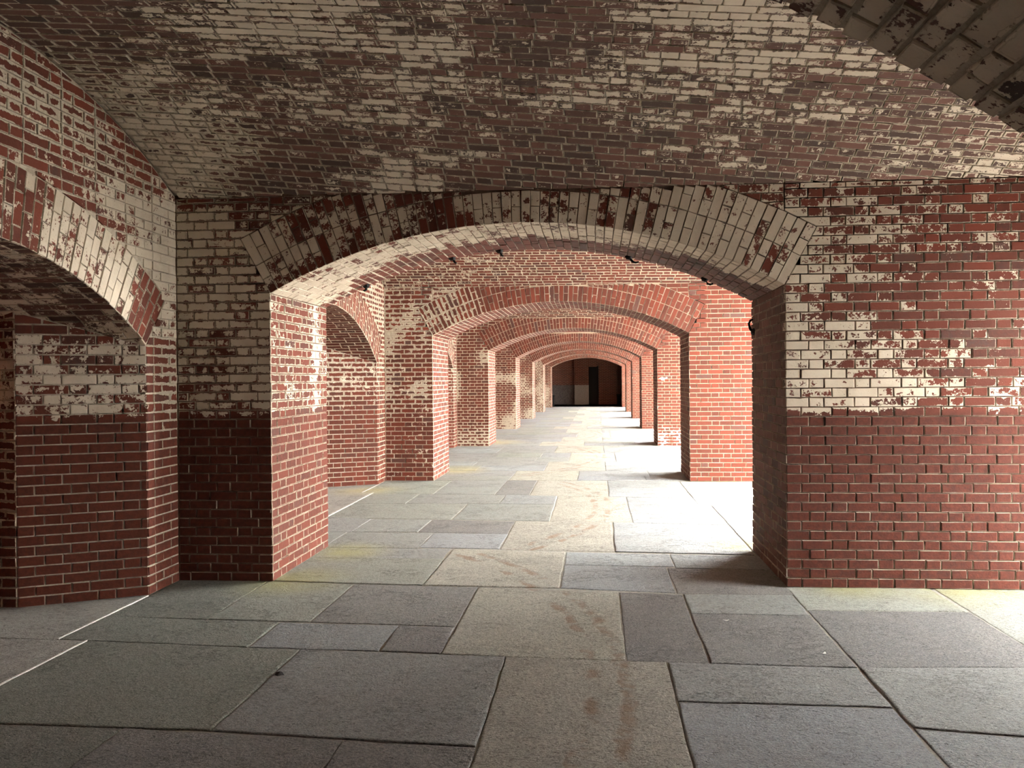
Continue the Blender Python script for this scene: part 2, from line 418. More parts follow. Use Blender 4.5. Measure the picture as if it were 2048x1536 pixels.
def arch_skin(sk, k, rcov, scov, fine=True):
    yf, yb = PY[k]
    nv = 58; da = 2 * AA / nv; jj = J * .9
    def fr(s, r, d): a = s / AR; return (AX + r * math.sin(a), yf - d, AZ + r * math.cos(a))
    for i in range(nv):
        s0, s1 = (-AA + i * da) * AR, (-AA + (i + 1) * da) * AR; sm = (s0 + s1) / 2
        hr = RT / 2; seq = [hr, hr / 2, hr / 2] if i % 2 else [hr / 2, hr / 2, hr]
        r = AR
        for w_ in seq:
            r0, r1 = r, r + w_; r = r1
            zmid = AZ + r1 * math.cos(sm / AR)
            if AZ + r0 * math.cos(sm / AR) > ZT + .02: continue
            # the wall top cuts the ring where the vault meets it
            if zmid > ZT - .004:
                rr = (ZT - .004 - AZ) / math.cos(sm / AR)
                if rr < r0 + .02: continue
                r1 = rr
            p = [(s0 + jj, r0 + jj * .8), (s1 - jj, r0 + jj * .8), (s1 - jj, r1 - jj * .8), (s0 + jj, r1 - jj * .8)]
            if r0 == AR: p[0] = (p[0][0], r0 + .001); p[1] = (p[1][0], r0 + .001)
            k1 = r1 / AR
            sk.add(p, fr, rcov, None)
    def fs(s, y, d): a = s / AR; return (AX + (AR - d) * math.sin(a), y, AZ + (AR - d) * math.cos(a))
    for i in range(nv):
        s0, s1 = (-AA + i * da) * AR, (-AA + (i + 1) * da) * AR
        y = yf; n = 0; par = i % 2
        while y < yb - .02:
            w_ = (HD if n % 2 == 0 else ST) if par == 0 else (HD * 1.53 if n == 0 else (HD if n % 2 else ST))
            w_ += random.uniform(-.004, .004)
            e = min(yb, y + w_)
            if yb - e < .04: e = yb
            sk.add(rect(s0, s1, y, e), fs, scov, None); y = e; n += 1
    sk.finish()

def vault_params(k):
    y0, y1 = PY[k - 1][1], PY[k][0]; c = (y0 + y1) / 2; hw = (y1 - y0) / 2
    rise = .545 if k == 1 else .66
    R = (hw * hw + rise * rise) / 2 / rise
    return y0, y1, c, R, ZT + rise - R, math.asin(hw / R)
def vault_skin(sk, k, cov, x0, x1, slope, smin=None):
    y0, y1, c, R, zc, A = vault_params(k)
    def f(u, s, d): a = s / R; return (u, c + (R - d) * math.sin(a), zc + (R - d) * math.cos(a))
    S = A * R; lo = -S if smin is None else smin
    extra = abs(slope) * max(abs(x0), abs(x1)) + .1
    nrow = int((S + extra) / CO) + 1; first = int((lo - extra) / CO) - 1
    for i in range(first, nrow):
        t0 = i * CO; w_ = ST if i % 2 else HD
        u = x0 - random.random() * w_
        while u < x1:
            ww = w_ + random.uniform(-.005, .005); a, b = max(u, x0), min(u + ww, x1); u += ww
            if b - a < .03: continue
            m = (a + b) / 2; sh = slope * m
            wv = .006 * math.sin(m * 1.7 + i * .31) + sh
            p = [(a + J, t0 + J + slope * (a - m) + wv), (b - J, t0 + J + slope * (b - m) + wv), (b - J, t0 + CO - J + slope * (b - m) + wv), (a + J, t0 + CO - J + slope * (a - m) + wv)]
            if max(q[1] for q in p) < lo or min(q[1] for q in p) > S: continue
            p = clip(p, 0, -1, -S + .002); p = clip(p, 0, 1, lo) if p else p
            if len(p) >= 3: sk.add(p, f, cov, (m, t0 + CO / 2 + wv), (b - a) / 2 - J, CO / 2 - J, grey=.22, shear=slope)
    sk.finish()

def emb_params(k):
    y0, y1 = PY[k - 1][1], PY[k][0]
    if k == 1: c, hw, R, z = 3.86, 1.645, 2.8, -.473
    else:
        c = (y0 + y1) / 2; hw = (y1 - y0) / 2 - .42; rise = .62 + .15 * (hw - 1.6); R = (hw * hw + rise * rise) / 2 / rise; z = 1.79 + rise - R
    return c, hw, R, z, math.asin(hw / R)
def left_wall(k, root, single, cov, rcov, scov, jcov, far_half=True):
    y0, y1 = PY[k - 1][1], PY[k][0]; c, hw, R, z, A = emb_params(k); rt = .44
    vy0, vy1, vc, VR, vz, VA = vault_params(k)
    zs = z + R * math.cos(A)
    sk = Skin(root, single)
    f = face_x(XW, 1)
    ymin = c - .1 if far_half else y0
    for a, b, cc, d, i in flemish(y1, ymin, 0, vz + VR, corner=False):
        p = rect(a, b, cc, d); mx, my = (a + b) / 2, (cc + d) / 2
        if math.hypot(mx - vc, my - vz) > VR + .06: continue
        va = math.atan2(mx - vc, my - vz)
        p = clip(p, -math.sin(va), -math.cos(va), -(math.sin(va) * vc + math.cos(va) * vz + VR - .006))
        if my < zs:
            p = clip(p, 1, 0, c + hw + (0 if True else J)) if mx > c else clip(p, -1, 0, -(c - hw))
        if len(p) < 3: continue
        ang = math.atan2(mx - c, my - z); r = math.hypot(mx - c, my - z)
        if d > zs - .03:
            if abs(ang) < A:
                if r < R + rt:
                    sg = 1 if mx > c else -1; nx, ny = math.cos(A) * sg, -math.sin(A)
                    p = clip(p, nx, ny, nx * c + ny * z + J)
                else: p = clip(p, math.sin(ang), math.cos(ang), math.sin(ang) * c + math.cos(ang) * z + R + rt + J)
            elif r < R + rt:
                sg = 1 if mx > c else -1; nx, ny = math.cos(A) * sg, -math.sin(A)
                p = clip(p, nx, ny, nx * c + ny * z + J)
        sk.add(p, f, cov, (mx, my), (b - a) / 2 - J, (d - cc) / 2 - J)
    # ring
    nv = int(2 * A * R / .071); da = 2 * A / nv; jj = J * .9
    def fr(s, r, d): a = s / R; return (XW + d, c + r * math.sin(a), z + r * math.cos(a))
    for i in range(nv):
        s0, s1 = (-A + i * da) * R, (-A + (i + 1) * da) * R
        if far_half and s1 < 0: continue
        rr = R
        for w_ in ([.10, .20, rt - .30] if i % 2 else [.20, rt - .30, .10]):
            sk.add([(s0 + jj, rr + jj * .8), (s1 - jj, rr + jj * .8), (s1 - jj, rr + w_ - jj * .8), (s0 + jj, rr + w_ - jj * .8)], fr, rcov, None); rr += w_
    # soffit of the recess
    def fs(s, x, d): a = s / R; return (x, c + (R - d) * math.sin(a), z + (R - d) * math.cos(a))
    for i in range(nv):
        s0, s1 = (-A + i * da) * R, (-A + (i + 1) * da) * R
        if far_half and s1 < -.1: continue
        x = XW; n = 0
        while x > -4.6:
            w_ = ST if (i + n) % 5 else HD; e = max(-4.61, x - w_ + random.uniform(-.004, .004))
            if i % 2 and n == 0: e = x - HD
            sk.add(rect(s0, s1, e, x), fs, scov, None); x = e; n += 1
    # splayed jamb, throat cheek and breast wall
    jx, jy = XW - .726, c + hw - .36
    L = math.hypot(jx - XW, jy - (c + hw)); ux, uy = (jx - XW) / L, (jy - c - hw) / L
    nx, ny = -uy, ux                                              # towards the recess
    if ny > 0: nx, ny = -nx, -ny
    def fj(u, v, d): return (XW + ux * u + nx * d, c + hw + uy * u + ny * d, v)
    def ztop(u): 
        yy = c + hw + uy * u; return z + math.sqrt(max(.01, R * R - (yy - c) ** 2))
    for a, b, cc, d, i in flemish(L, 0, 0, ztop(L), first=1):
        p = rect(a, b, cc, d)
        if d > zs - .02:
            u0, u1 = 0., L; q0, q1 = ztop(0), ztop(L); n_ = math.hypot(q1 - q0, L)
            p = clip(p, (q1 - q0) / n_, -L / n_, (-q0 * L) / n_ + .006)
        if len(p) >= 3: sk.add(p, fj, jcov, ((a + b) / 2, (cc + d) / 2), (b - a) / 2 - J, (d - cc) / 2 - J)
    # cheek of the throat
    cx2, cy2 = -4.62, jy + .26; L2 = math.hypot(cx2 - jx, cy2 - jy); vx, vy = (cx2 - jx) / L2, (cy2 - jy) / L2
    mx_, my_ = (vy, -vx) if -vx < 0 else (-vy, vx)
    def fc(u, v, d): return (jx + vx * u + mx_ * d, jy + vy * u + my_ * d, v)
    for a, b, cc, d, i in flemish(0, L2, .585, ztop(L) + .2, corner=False):
        sk.add(rect(a, b, cc, d), fc, lambda u, v: (lambda q: (q[0] * .8, .25, q[2] * .5, q[3]))(jcov(.7, v)), None)
    for a, b, cc, d, i in flemish(jx, -4.6, 0, .60, corner=False):
        sk.add(rect(a, b, cc, d), face_y(jy), lambda u, v: (0, .1, .9, 0), None)
    # brick-on-edge sill
    x = jx
    while x > -4.55:
        fsill = lambda u, v, d: (u, jy + v, .60 + .09 * v / .26 + d)
        vv = max(.03, .26 * (jx - x + .03) / .66)
        sk.add(rect(x - CO, x, 0.0, vv), fsill, lambda u, v: (0, .15, .5, 0), None); x -= CO
    sk.finish()
    return c, hw, R, z, A, jx, jy, cx2, cy2

BACK = {1: (M_DARK, M_TAN), 2: (M_PALE, M_PALE)}
def const(p, s, d, e=0.): return lambda u, v: (p, s, d, e)

def jamb_l1(u, v):
    d = ss(DADO + .01, DADO - .03, v); n = vn(u * 6, v * 4, 5)
    band = ss(.16, .04, abs(u - 6.86 - .12 * (vn(1, v * 2, 3) - .5))) + .55 * ss(6.03, 5.95, u)
    return ((.20 + .40 * band + .35 * (n - .5)) * (1 - d), (.22 + .35 * band * vn(u * 5, v * 5, 2)) * (1 - d) + .07 * d, d * .5, .12)
def jamb_r1(u, v):
    return (.35 * ss(6.03, 5.93, u) * ss(1.2, 1.5, v), .06, -.8, .1)
def ring1(s, r):
    t = (s / AR + AA) / (2 * AA); rr = (r - AR) / RT
    p = .72
    for c0, w_, q in ((.03, .04, .66), (.16, .05, .58), (.26, .04, .68), (.36, .07, .42), (.47, .06, .55), (.60, .08, .68), (.72, .04, .48), (.85, .1, .62)):
        p = lerp(p, q, ss(w_ * 1.6, 0, abs(t - c0)))
    p -= .38 * ss(.10, .0, rr) * ss(.62, .3, t)
    p -= .22 * ss(.42, .62, rr) * ss(.75, .55, t) * ss(.02, .1, t) * (.4 + vn(s * 4, 1, 2))
    return (p + .22 * (vn(s * 5, r * 4, 4) - .5), .05, 0, .02)
def soff1(s, y):
    t = (s / AR + AA) / (2 * AA); v = (y - 5.922) / 1.266
    lim = .70 - .30 * t + .22 * (vn(s * 2.2, y * 2.2, 6) - .5)
    if t < .10: lim = .9
    p = .86 * ss(lim + .12, lim - .12, v)
    p = max(p, .10)
    p *= 1 - .45 * vn(s * 3.1, y * 6, 9)  * ss(.85, .4, t)
    return (p, .14 * ss(.5, 0, t), -.7 * ss(.3, .7, t), .05)
def vault1(u, s):
    y0, y1, c, R, zc, A = vault_params(1); Y = c + R * math.sin(s / R)
    p = grid(VG, (u + 3.3) / .23, (Y - 1.9) / .205) / 9
    p = p * .80 + .09 + .46 * (vn(u * 2.2 + 7, s * 7, 12) - .5) * ss(0, .3, p)
    sm = .09 + .80 * ss(-2.2, -3.1, u + .7 * (vn(u * 2, s * 2, 1) - .5)) * ss(.1, 1.3, s) + .35 * ss(1.2, 2.3, u) * ss(1.1, 1.8, s) * vn(u * 3, s * 5, 7)
    return (max(0, p), sm, -.95, -.30)
def lwall1(u, v):
    p = .22 + .45 * ss(4.6, 5.4, u) * ss(1.7, 2.1, v) * ss(3.1, 2.6, v) + .25 * ss(2.55, 2.4, v) * ss(2.2, 2.35, v)
    p += .25 * (vn(u * 4, v * 7, 2) - .5)
    dn = ss(1.5, 1.2, v)
    sm = .10 + .75 * ss(.30, .02, abs(math.hypot(u - 3.93, v + .435) - 3.6)) * (.2 + .9 * vn(u * 3, v * 4, 11)) + .35 * ss(5.6, 5.85, u) * ss(.9, 1.3, v)
    q = p * ss(1.0, 1.35, v)
    if v < 1.9: q *= .55
    return (q, sm * (1 - .6 * dn), dn * .8, .05)
def lring1(s, r):
    t = s / 2.8 / .63
    p = .38 + .32 * ss(.15, .45, t) - .5 * ss(.72, .92, t)
    return (max(.05, p + .2 * (vn(s * 5, r * 3, 3) - .5)), .12, 0, .0)
def lsoff1(s, x): return (.46 + .45 * (vn(s * 4, x * 3, 5) - .5), .1, -.8, .0)
def ljamb1(u, v):
    d = ss(1.29, 1.27, v); p = .56 + .34 * (vn(u * 4, v * 6, 9) - .5)
    p *= ss(1.95, 1.75, v) * .75 + .25
    return (p * (1 - d), .06 * (1 - d) + .015 * d, d * .7, -.1)
def p2_left(u, v):
    sm = .13 + .60 * ss(.9, 1.5, v) * ss(.35, .8, vn(u * 5, v * 5, 4)) + .25 * ss(-2.95, -3.2, u)
    return (.10 + .15 * ss(2.6, 2.9, v), sm * lerp(.25, 1., ss(.8, 1.25, v)), .2 * ss(1.3, 1.1, v), .15)
def p_right(u, v): return (0., .03, .25 * ss(1.5, .9, v), 0)
def p_right3(u, v): return (.9 * ss(.08, .04, math.hypot(u - 1.47, v - 1.50)), .05 + .5 * ss(.55, .2, v) * ss(.3, .7, vn(u * 6, v * 6, 2)), .2, 0)
def ring2(s, r):
    t = (s / AR + AA) / (2 * AA)
    return (.08 * ss(.3, .1, t) + .06, (.65 * vn(s * 5, r * 5, 3)) * ss(.26, .05, t) + .05, 0, .1)
def p_left(k):
    def f(u, v):
        n = vn(u * 3 + k * 7.3, v * 2.3 + k * 3.1, 4)
        return (.06, .12 + .70 * ss(.50, .8, n) + .30 * ss(.6, .2, v), .15, .1)
    return f

for k in range(0, 8):
    yf, yb = PY[k]; near = k == 1
    ordn = ['', 'first', 'second', 'third', 'fourth', 'fifth', 'sixth', 'seventh'][k]
    mL = M_DARK if k == 1 else (M_PALE if k else M_PLAIN); mR = M_DARK if k == 1 else (M_PALE if k else M_PLAIN)
    e = .012
    if k == 0:
        aX, aR, aZ = -1.08, 3.49, H - 2.262
        zb = lambda x: aZ + math.sqrt(aR * aR - (x - aX) ** 2) + e
        rt_ = block('trim_0', 'x', XW - .3, XR, zb, ZTOP, yf, yb - e, M_TAN, kind='structure', label='dark brick arch overhead at the top right corner')
        sk = Skin(rt_, True)
        def f0(s, y, d): a = s / aR; return (aX + (aR - d) * math.sin(a), y, aZ + (aR - d) * math.cos(a))
        A0 = math.asin((XR - aX) / aR)
        for i in range(-34, int(A0 * aR / CO)):
            y = yb; n = 0
            while y > yf + .02:
                w_ = ST if (i + n) % 3 else HD
                if i % 2 and n == 0: w_ = HD
                w_ += random.uniform(-.012, .012); q = max(yf, y - w_)
                sk.add(rect(i * CO, (i + 1) * CO, q, y, .006), f0, lambda u, v: (.74 + .4 * (vn(u * 4, v * 4, 6) - .5), .22, -1., -.2), None, jit=.005, out=.003); y = q; n += 1
        sk.finish()
        box('pillar', XR + .012, XF, yf, yb, 0, ZTOP, M_PLAIN, kind='structure', label='brick pier just out of frame beside the viewer')
        continue
    what = {1: 'nearest', 2: 'second', 3: 'third', 4: 'fourth', 5: 'fifth', 6: 'sixth', 7: 'farthest'}[k]
    pl = box('pillar', XW - .02, XL - e, yf + e, yb, 0, ZTOP, mL, kind='structure', label='%s left brick pier of the arcade%s' % (what, ', whitewashed above a dark red dado' if k == 1 else ''))
    pr = box('pillar', XR + e, XF, yf + e, yb, 0, ZTOP, mR, kind='structure', label='%s right brick pier of the arcade%s' % (what, ', patchy whitewash above a red dado' if k == 1 else ''))
    zb = lambda x: AZ + math.sqrt(AR * AR - (x - AX) ** 2) + e
    ar = block('trim_%d' % k, 'x', XL - .25, XR + .25, lambda x: zb(min(XR, max(XL, x))), ZTOP, yf + e, yb, mL if k > 1 else M_DARK, kind='structure',
               label='%s segmental brick arch of the arcade%s' % (what, ', mostly whitewashed' if k == 1 else ''))
    single = k <= 2
    pier_skin(Skin(pl, single), k, -1, near_left if k == 1 else (p2_left if k == 2 else p_left(k)), jamb_l1 if k == 1 else const(.04, .10, .1, .1))
    pier_skin(Skin(pr, single), k, 1, near_right if k == 1 else (p_right3 if k == 3 else p_right), jamb_r1 if k == 1 else const(.0, .05, -.5))
    arch_skin(Skin(ar, single), k, ring1 if k == 1 else (ring2 if k == 2 else const(.03, .07, 0)), soff1 if k == 1 else const(.03, .06, 0))
    # vault and scarp wall of the bay in front of this arch
    y0, y1, vc, VR, vz, VA = vault_params(k)
    zv = lambda y: vz + math.sqrt(max(.0, (VR) ** 2 - (y - vc) ** 2)) + e
    ce = block('ceiling', 'y', y0 - .05, y1 + .05, lambda y: zv(min(y1, max(y0, y))), ZTOP, XW - .05, XF, M_TAN if k < 4 else M_PLAIN, kind='structure',
               label='brick barrel vault over the %s bay%s' % (what, ' with flaking whitewash' if k == 1 else ''))
    if k <= 3:
        vault_skin(Skin(ce, k == 1), k, vault1 if k == 1 else (lambda u, s: (.05 + .3 * ss(.2, .6, vn(u, s * 2, 3)) * ss(-.5, -2, u), .12, -.15, -.1)), XW, XF, .145 if k == 1 else .02, None if k == 1 else 0.)
    c, hw, R, z, A = emb_params(k)
    zl = lambda y: z + math.sqrt(max(.01, R * R - (y - c) ** 2)) + e
    wl = block('wall_left' if k < 99 else '', 'y', c - hw, c + hw, zl, ZTOP, -4.65, XW - e, M_TAN if k < 4 else M_PLAIN, kind='structure',
               label='scarp wall of the %s bay with an arched gun recess' % what)
    for (a, b) in ((y0 - .02, c - hw), (c + hw, y1 + .02)):
        bm = box('backing', -4.65, XW - e, a, b, 0, ZTOP, M_TAN if k < 4 else M_PLAIN, parent=wl)
    jx, jy = XW - .726, c + hw - .36
    e2 = .014
    prism('backing', [(XW - e, c + hw + .03), (XW - e - .01, c + hw + e2), (jx + .008, jy + e2), (-4.65, jy + .27 + e2), (-4.65, c + hw + .03)], 0, ZTOP - 1, M_TAN if k < 4 else M_PLAIN, parent=wl)
    prism('backing', [(XW - e, c - hw - .03), (-4.65, c - hw - .03), (-4.65, c - hw + .10), (jx, c - hw + .36), ], 0, ZTOP - 1, M_PLAIN, parent=wl)
    prism('backing', [(jx - .005, jy + e2), (-4.65, jy + e2), (-4.65, jy + .30)], 0, [.59, .59, .69], M_TAN, parent=wl)
    if k <= 3:
        if k == 1: left_wall(k, wl, True, lwall1, lring1, lsoff1, ljamb1)
        else: left_wall(k, wl, k == 2, lambda u, v: (.12, .10 + .45 * vn(u * 4, v * 4, 8) * ss(1, 1.5, v), .1, .1), lambda s, r: (.12, .14, 0, .1), lambda s, x: (.1, .14, -.3, 0), lambda u, v: (.22 * ss(1.0, 1.5, v), .06 + .40 * ss(1.0, 1.5, v) * vn(u*2, v*2, 3), .3, .2))

# ------------------------------------------------------------------ the dark room at the far end
FY = 48.3
box('wall_right_blocker', XF - .3, XF, 44.7, FY + .4, 0, ZTOP, M_PLAIN, kind='structure', label='unseen right wall added to keep the far room dark')  # added out of view to shut daylight out of the far room
box('ceiling', -4.7, XF, 44.6, FY + .4, 3.3, ZTOP, M_PLAIN, kind='structure', label='low ceiling of the dim room at the far end')
DULL_DADO = mortar_material('dull_grey_dado', (.10, .085, .08), (.19, .165, .155))  # dado left of the far pier, darker than the pier's foot
WASH = mortar_material('old_whitewash', (.36, .33, .30), (.50, .46, .42))
wb = box('wall_back', -4.7, -1.31, FY, FY + .4, 1.18, ZTOP, M_PLAIN, kind='structure', label='brick wall with a pale dado closing the vista')
box('dado', -4.7, -1.31, FY, FY + .4, 0, 1.18, DULL_DADO, parent=wb)
p1 = box('pillar', -1.31, -.47, FY - .35, FY + .4, 1.18, ZTOP, M_PLAIN, kind='structure', label='brick pier with a whitewashed foot left of the dark doorway')
box('dado', -1.31, -.47, FY - .354, FY + .4, 0, 1.18, WASH, parent=p1)
box('wall_back', -.47, .12, FY + .30, FY + .6, 0, ZTOP, DARK_STONE_SHADE, kind='structure', label='black panel painted in for the shade inside the far doorway')  # near-black sheet closing the doorway; its shade is put into the colour
p2 = box('pillar', .12, 1.22, FY - .5, FY + .4, 0, ZTOP, M_PLAIN, kind='structure', label='brick pier right of the dark doorway in the far room')
box('wall_back', 1.22, XF, FY, FY + .4, 0, ZTOP, M_PLAIN, kind='structure', label='shaded brick wall at the right of the far room')
block('trim_8', 'x', -.47, 1.22, lambda x: 2.25 + .62 * math.sin(min(1., max(0., (x + .0) / .9)) * 1.5708) , ZTOP, FY - .62, FY - .45, M_PLAIN, kind='structure', label='brick arch springing over the dark doorway of the far room')
block('trim_9', 'y', 45.2, 48.2, lambda y: 1.75 + .6 * math.sin(max(0., min(1., (48.2 - y) / 3)) * 3.14159), 3.4, -3.6, XW, M_PLAIN, kind='structure', label='brick arch over the recess in the left of the far room')
box('floor', -4.6, XF, 44.72, FY + 1.7, -.06, -.006, DARK_STONE_SHADE, kind='structure', label='dark floor of the dim room at the far end')
# ------------------------------------------------------------------ floor
fl = mk('floor', [(-4.62, -3, -.006), (XF, -3, -.006), (XF, 52, -.006), (-4.62, 52, -.006)], [(0, 1, 2, 3)], BED, kind='structure', label='floor of worn grey flagstones and pale granite slabs')
KC = {'g': (.60, .565, .455), 'b': (.280, .305, .315), 'b2': (.262, .277, .262), 'd': (.158, .156, .160), 'd2': (.176, .172, .164), 'o': (.165, .180, .145), 'o2': (.270, .290, .245), 't': (.36, .345, .305), 'y': (.335, .355, .305)}
def slab(kind, x0, x1, ya, yb, yc=None, yd=None):
    """corners: (x0,ya) (x1,yb) front edge, (x1,yc) (x0,yd) back edge"""
    if yc is None: ya, yb, yc, yd = ya, ya, yb, yb
    j = .003; Q = [(x0 + j, ya + j), (x1 - j, yb + j), (x1 - j, yc - j), (x0 + j, yd - j)]
    E = []
    for i in range(4):
        p, q = Q[i], Q[(i + 1) % 4]; L = math.hypot(q[0] - p[0], q[1] - p[1]); n = max(2, min(26, int(L / .06)))
        tx, ty = (q[0] - p[0]) / L, (q[1] - p[1]) / L; ph = random.random() * 50
        for m in range(n):
            t = m / n; w_ = ((vn(t * L * 5, ph, 1) - .5) * .010 + random.uniform(-.0022, .0022)) if m else 0
            if m == 0: w_ = 0
            E.append((p[0] + (q[0] - p[0]) * t - ty * (w_ - .003 * 0), p[1] + (q[1] - p[1]) * t + tx * w_))
    n = len(E); mx = sum(p[0] for p in Q) / 4; my = sum(p[1] for p in Q) / 4
    z0 = random.uniform(-.0025, .0025); tx, ty = random.uniform(-.002, .002), random.uniform(-.002, .002)
    def ins(p, d):
        l = math.hypot(p[0] - mx, p[1] - my); k = 1 - d / l; return (mx + (p[0] - mx) * k, my + (p[1] - my) * k)
    V = []
    for d, z in ((.010, 0.), (.003, -.002), (0., -.006), (0., -.03)):
        for p in E:
            q = ins(p, d); V.append((q[0] - mx, q[1] - my, z0 + z + (q[0] - mx) * tx + (q[1] - my) * ty))
    F = [tuple(range(n))]
    for r in range(3):
        for i in range(n):
            jn = (i + 1) % n; F.append(((r + 1) * n + i, (r + 1) * n + jn, r * n + jn, r * n + i))
    o = mk('flagstone', V, F, STONE, parent=fl); o.location = (mx, my, 0)
    me = o.data; N = len(V); c = KC[kind]; g = random.uniform(.90, 1.10)
    sc = [c[0] * g, c[1] * g * random.uniform(.98, 1.02), c[2] * g * random.uniform(.97, 1.03), 1.0]
    me.attributes.new('sc', 'FLOAT_COLOR', 'POINT').data.foreach_set('color', sc * N)
    me.attributes.new('sk', 'FLOAT_VECTOR', 'POINT').data.foreach_set('vector', [1. if kind == 'g' else 0., random.random() * 5, random.random() * 9] * N)
    yc_ = 3.93
    for kk in range(2, 8):
        m_ = (PY[kk - 1][1] + PY[kk][0]) / 2
        if abs(my - m_) < abs(my - yc_): yc_ = m_
    me.attributes.new('rc', 'FLOAT_VECTOR', 'POINT').data.foreach_set('vector', [-4.33, yc_, 0.] * N)
    if kind == 'g': o['label'] = 'pale speckled granite slab with rust stains'
    elif kind == 't': o['label'] = 'pale concrete patch by the gun recess'
    return o
# first bay, left of the granite
slab('o', -3.4, -2.10, 2.5, 2.5, 3.385, 3.40); slab('d2', -2.10, -1.085, 2.4, 2.4, 3.325, 3.385); slab('d', -1.085, -.51, 2.4, 2.4, 3.288, 3.325)
slab('o', -3.02, -1.695, 3.40, 3.375, 4.437, 4.525); slab('b2', -1.695, -.512, 3.375, 3.29, 4.375, 4.437)
slab('t', -4.5, -3.045, 2.9, 2.9, 4.53, 4.57); slab('t', -4.5, -3.235, 4.57, 4.53, 5.56, 5.20)
slab('o', -3.21, -2.015, 4.53, 4.455, 4.93, 5.00); slab('b', -2.015, -1.240, 4.455, 4.43, 4.90, 4.93); slab('d', -1.237, -.882, 4.43, 4.405, 4.885, 4.90)
slab('g', -.88, .147, 4.40, 4.345, 5.75, 5.84); slab('g', -.51, .366, 2.4, 2.4, 4.338, 4.372)
slab('o', -3.21, -2.515, 5.00, 4.97, 5.95, 5.98); slab('o2', -2.51, -1.83, 4.97, 4.945, 5.885, 5.95); slab('d2', -1.826, -.882, 4.945, 4.89, 5.842, 5.885)
# through the first arch
slab('o2', -2.49, -1.307, 5.95, 5.875, 6.758, 6.76); slab('g', -1.305, -.283, 5.872, 5.842, 7.07, 7.155); slab('b2', -2.50, -1.322, 6.762, 6.760, 7.16, 7.18)
slab('b2', -2.52, -1.632, 7.18, 7.18, 7.90, 7.91); slab('b2', -3.02, -2.52, 7.18, 7.18, 7.91, 7.92); slab('b', -1.632, -.886, 7.20, 7.17, 7.883, 7.90); slab('g', -.883, .147, 7.155, 7.08, 8.545, 8.58)
slab('b2', -2.487, -1.807, 7.925, 7.94, 8.655, 8.675); slab('b2', -3.02, -2.487, 7.92, 7.925, 8.675, 8.80); slab('d', -1.807, -.888, 7.93, 7.885, 8.585, 8.655)
slab('o2', -3.03, -1.600, 8.72, 8.675, 9.785, 9.76); slab('b2', -1.590, -.518, 8.67, 8.60, 9.75, 9.785); slab('g', -.514, .364, 8.59, 8.575, 10.38, 10.46)
slab('o2', -3.04, -2.38, 9.77, 9.785, 10.59, 10.67); slab('b2', -2.376, -1.212, 9.788, 9.792, 10.54, 10.588); slab('b', -1.21, -.520, 9.79, 9.755, 10.47, 10.54)
slab('t', -4.5, -3.06, 7.3, 7.9, 10.70, 10.70); slab('t', -4.5, -3.22, 10.7, 10.7, 11.9, 11.5)
slab('o2', -3.21, -2.2, 10.65, 10.59, 12.0, 12.02); slab('b2', -2.2, -1.36, 10.59, 10.55, 11.3, 11.3); slab('d', -1.36, -.90, 10.55, 10.48, 11.25, 11.27); slab('b2', -2.2, -1.36, 11.3, 12.05); slab('d', -1.36, -.90, 11.27, 12.05)
slab('g', -.895, .14, 10.46, 10.41, 12.05, 12.07)
# right of the granite
slab('b', -.28, .622, 6.578, 6.545, 7.015, 7.06); slab('b', .622, 1.43, 6.50, 6.46, 6.98, 7.01)
slab('b', -.28, .552, 5.838, 5.742, 6.530, 6.575); slab('d2', .555, 1.43, 5.738, 5.72, 6.45, 6.50)
slab('d', .15, .593, 4.345, 4.332, 5.712, 5.748); slab('b2', .597, 1.356, 5.245, 5.232, 5.718, 5.716); slab('d', .597, 1.356, 4.328, 4.30, 5.228, 5.242)
slab('y', 1.360, 2.378, 5.356, 5.366, 5.95, 5.95); slab('d', 1.362, 2.400, 4.305, 4.36, 5.360, 5.352); slab('y', 2.402, XF, 4.45, 4.9, 5.95, 5.95)
slab('b2', .369, 1.356, 3.812, 3.790, 4.296, 4.335); slab('b', .369, 1.352, 2.4, 2.4, 3.787, 3.808); slab('b2', 1.362, 2.440, 3.58, 3.43, 4.36, 4.30); slab('b', 1.358, 2.440, 2.4, 2.4, 3.425, 3.575)
slab('b2', 2.444, XF, 3.3, 3.3, 4.88, 4.44); slab('b', 2.444, XF, 2.3, 3.3)
slab('b', .152, 1.345, 7.085, 7.0, 7.712, 7.84); slab('b', .158, 1.355, 7.845, 7.715, 8.42, 8.55); slab('b', .372, 1.35, 8.545, 8.425, 8.94, 9.10)
slab('b', .368, 1.35, 9.10, 8.94, 10.30, 10.38); slab('b', .15, 1.2, 10.41, 10.33, 11.2, 11.25); slab('b', .15, 1.2, 11.25, 11.2, 12.0, 12.05)
for a, b in ((7.0, 8.41), (8.415, 9.7), (9.705, 11.0), (11.005, 11.95)): slab('b', 1.36 - (.15 if a > 9.7 else 0), 2.5, a, b); slab('y', 2.505, XF, a, b)
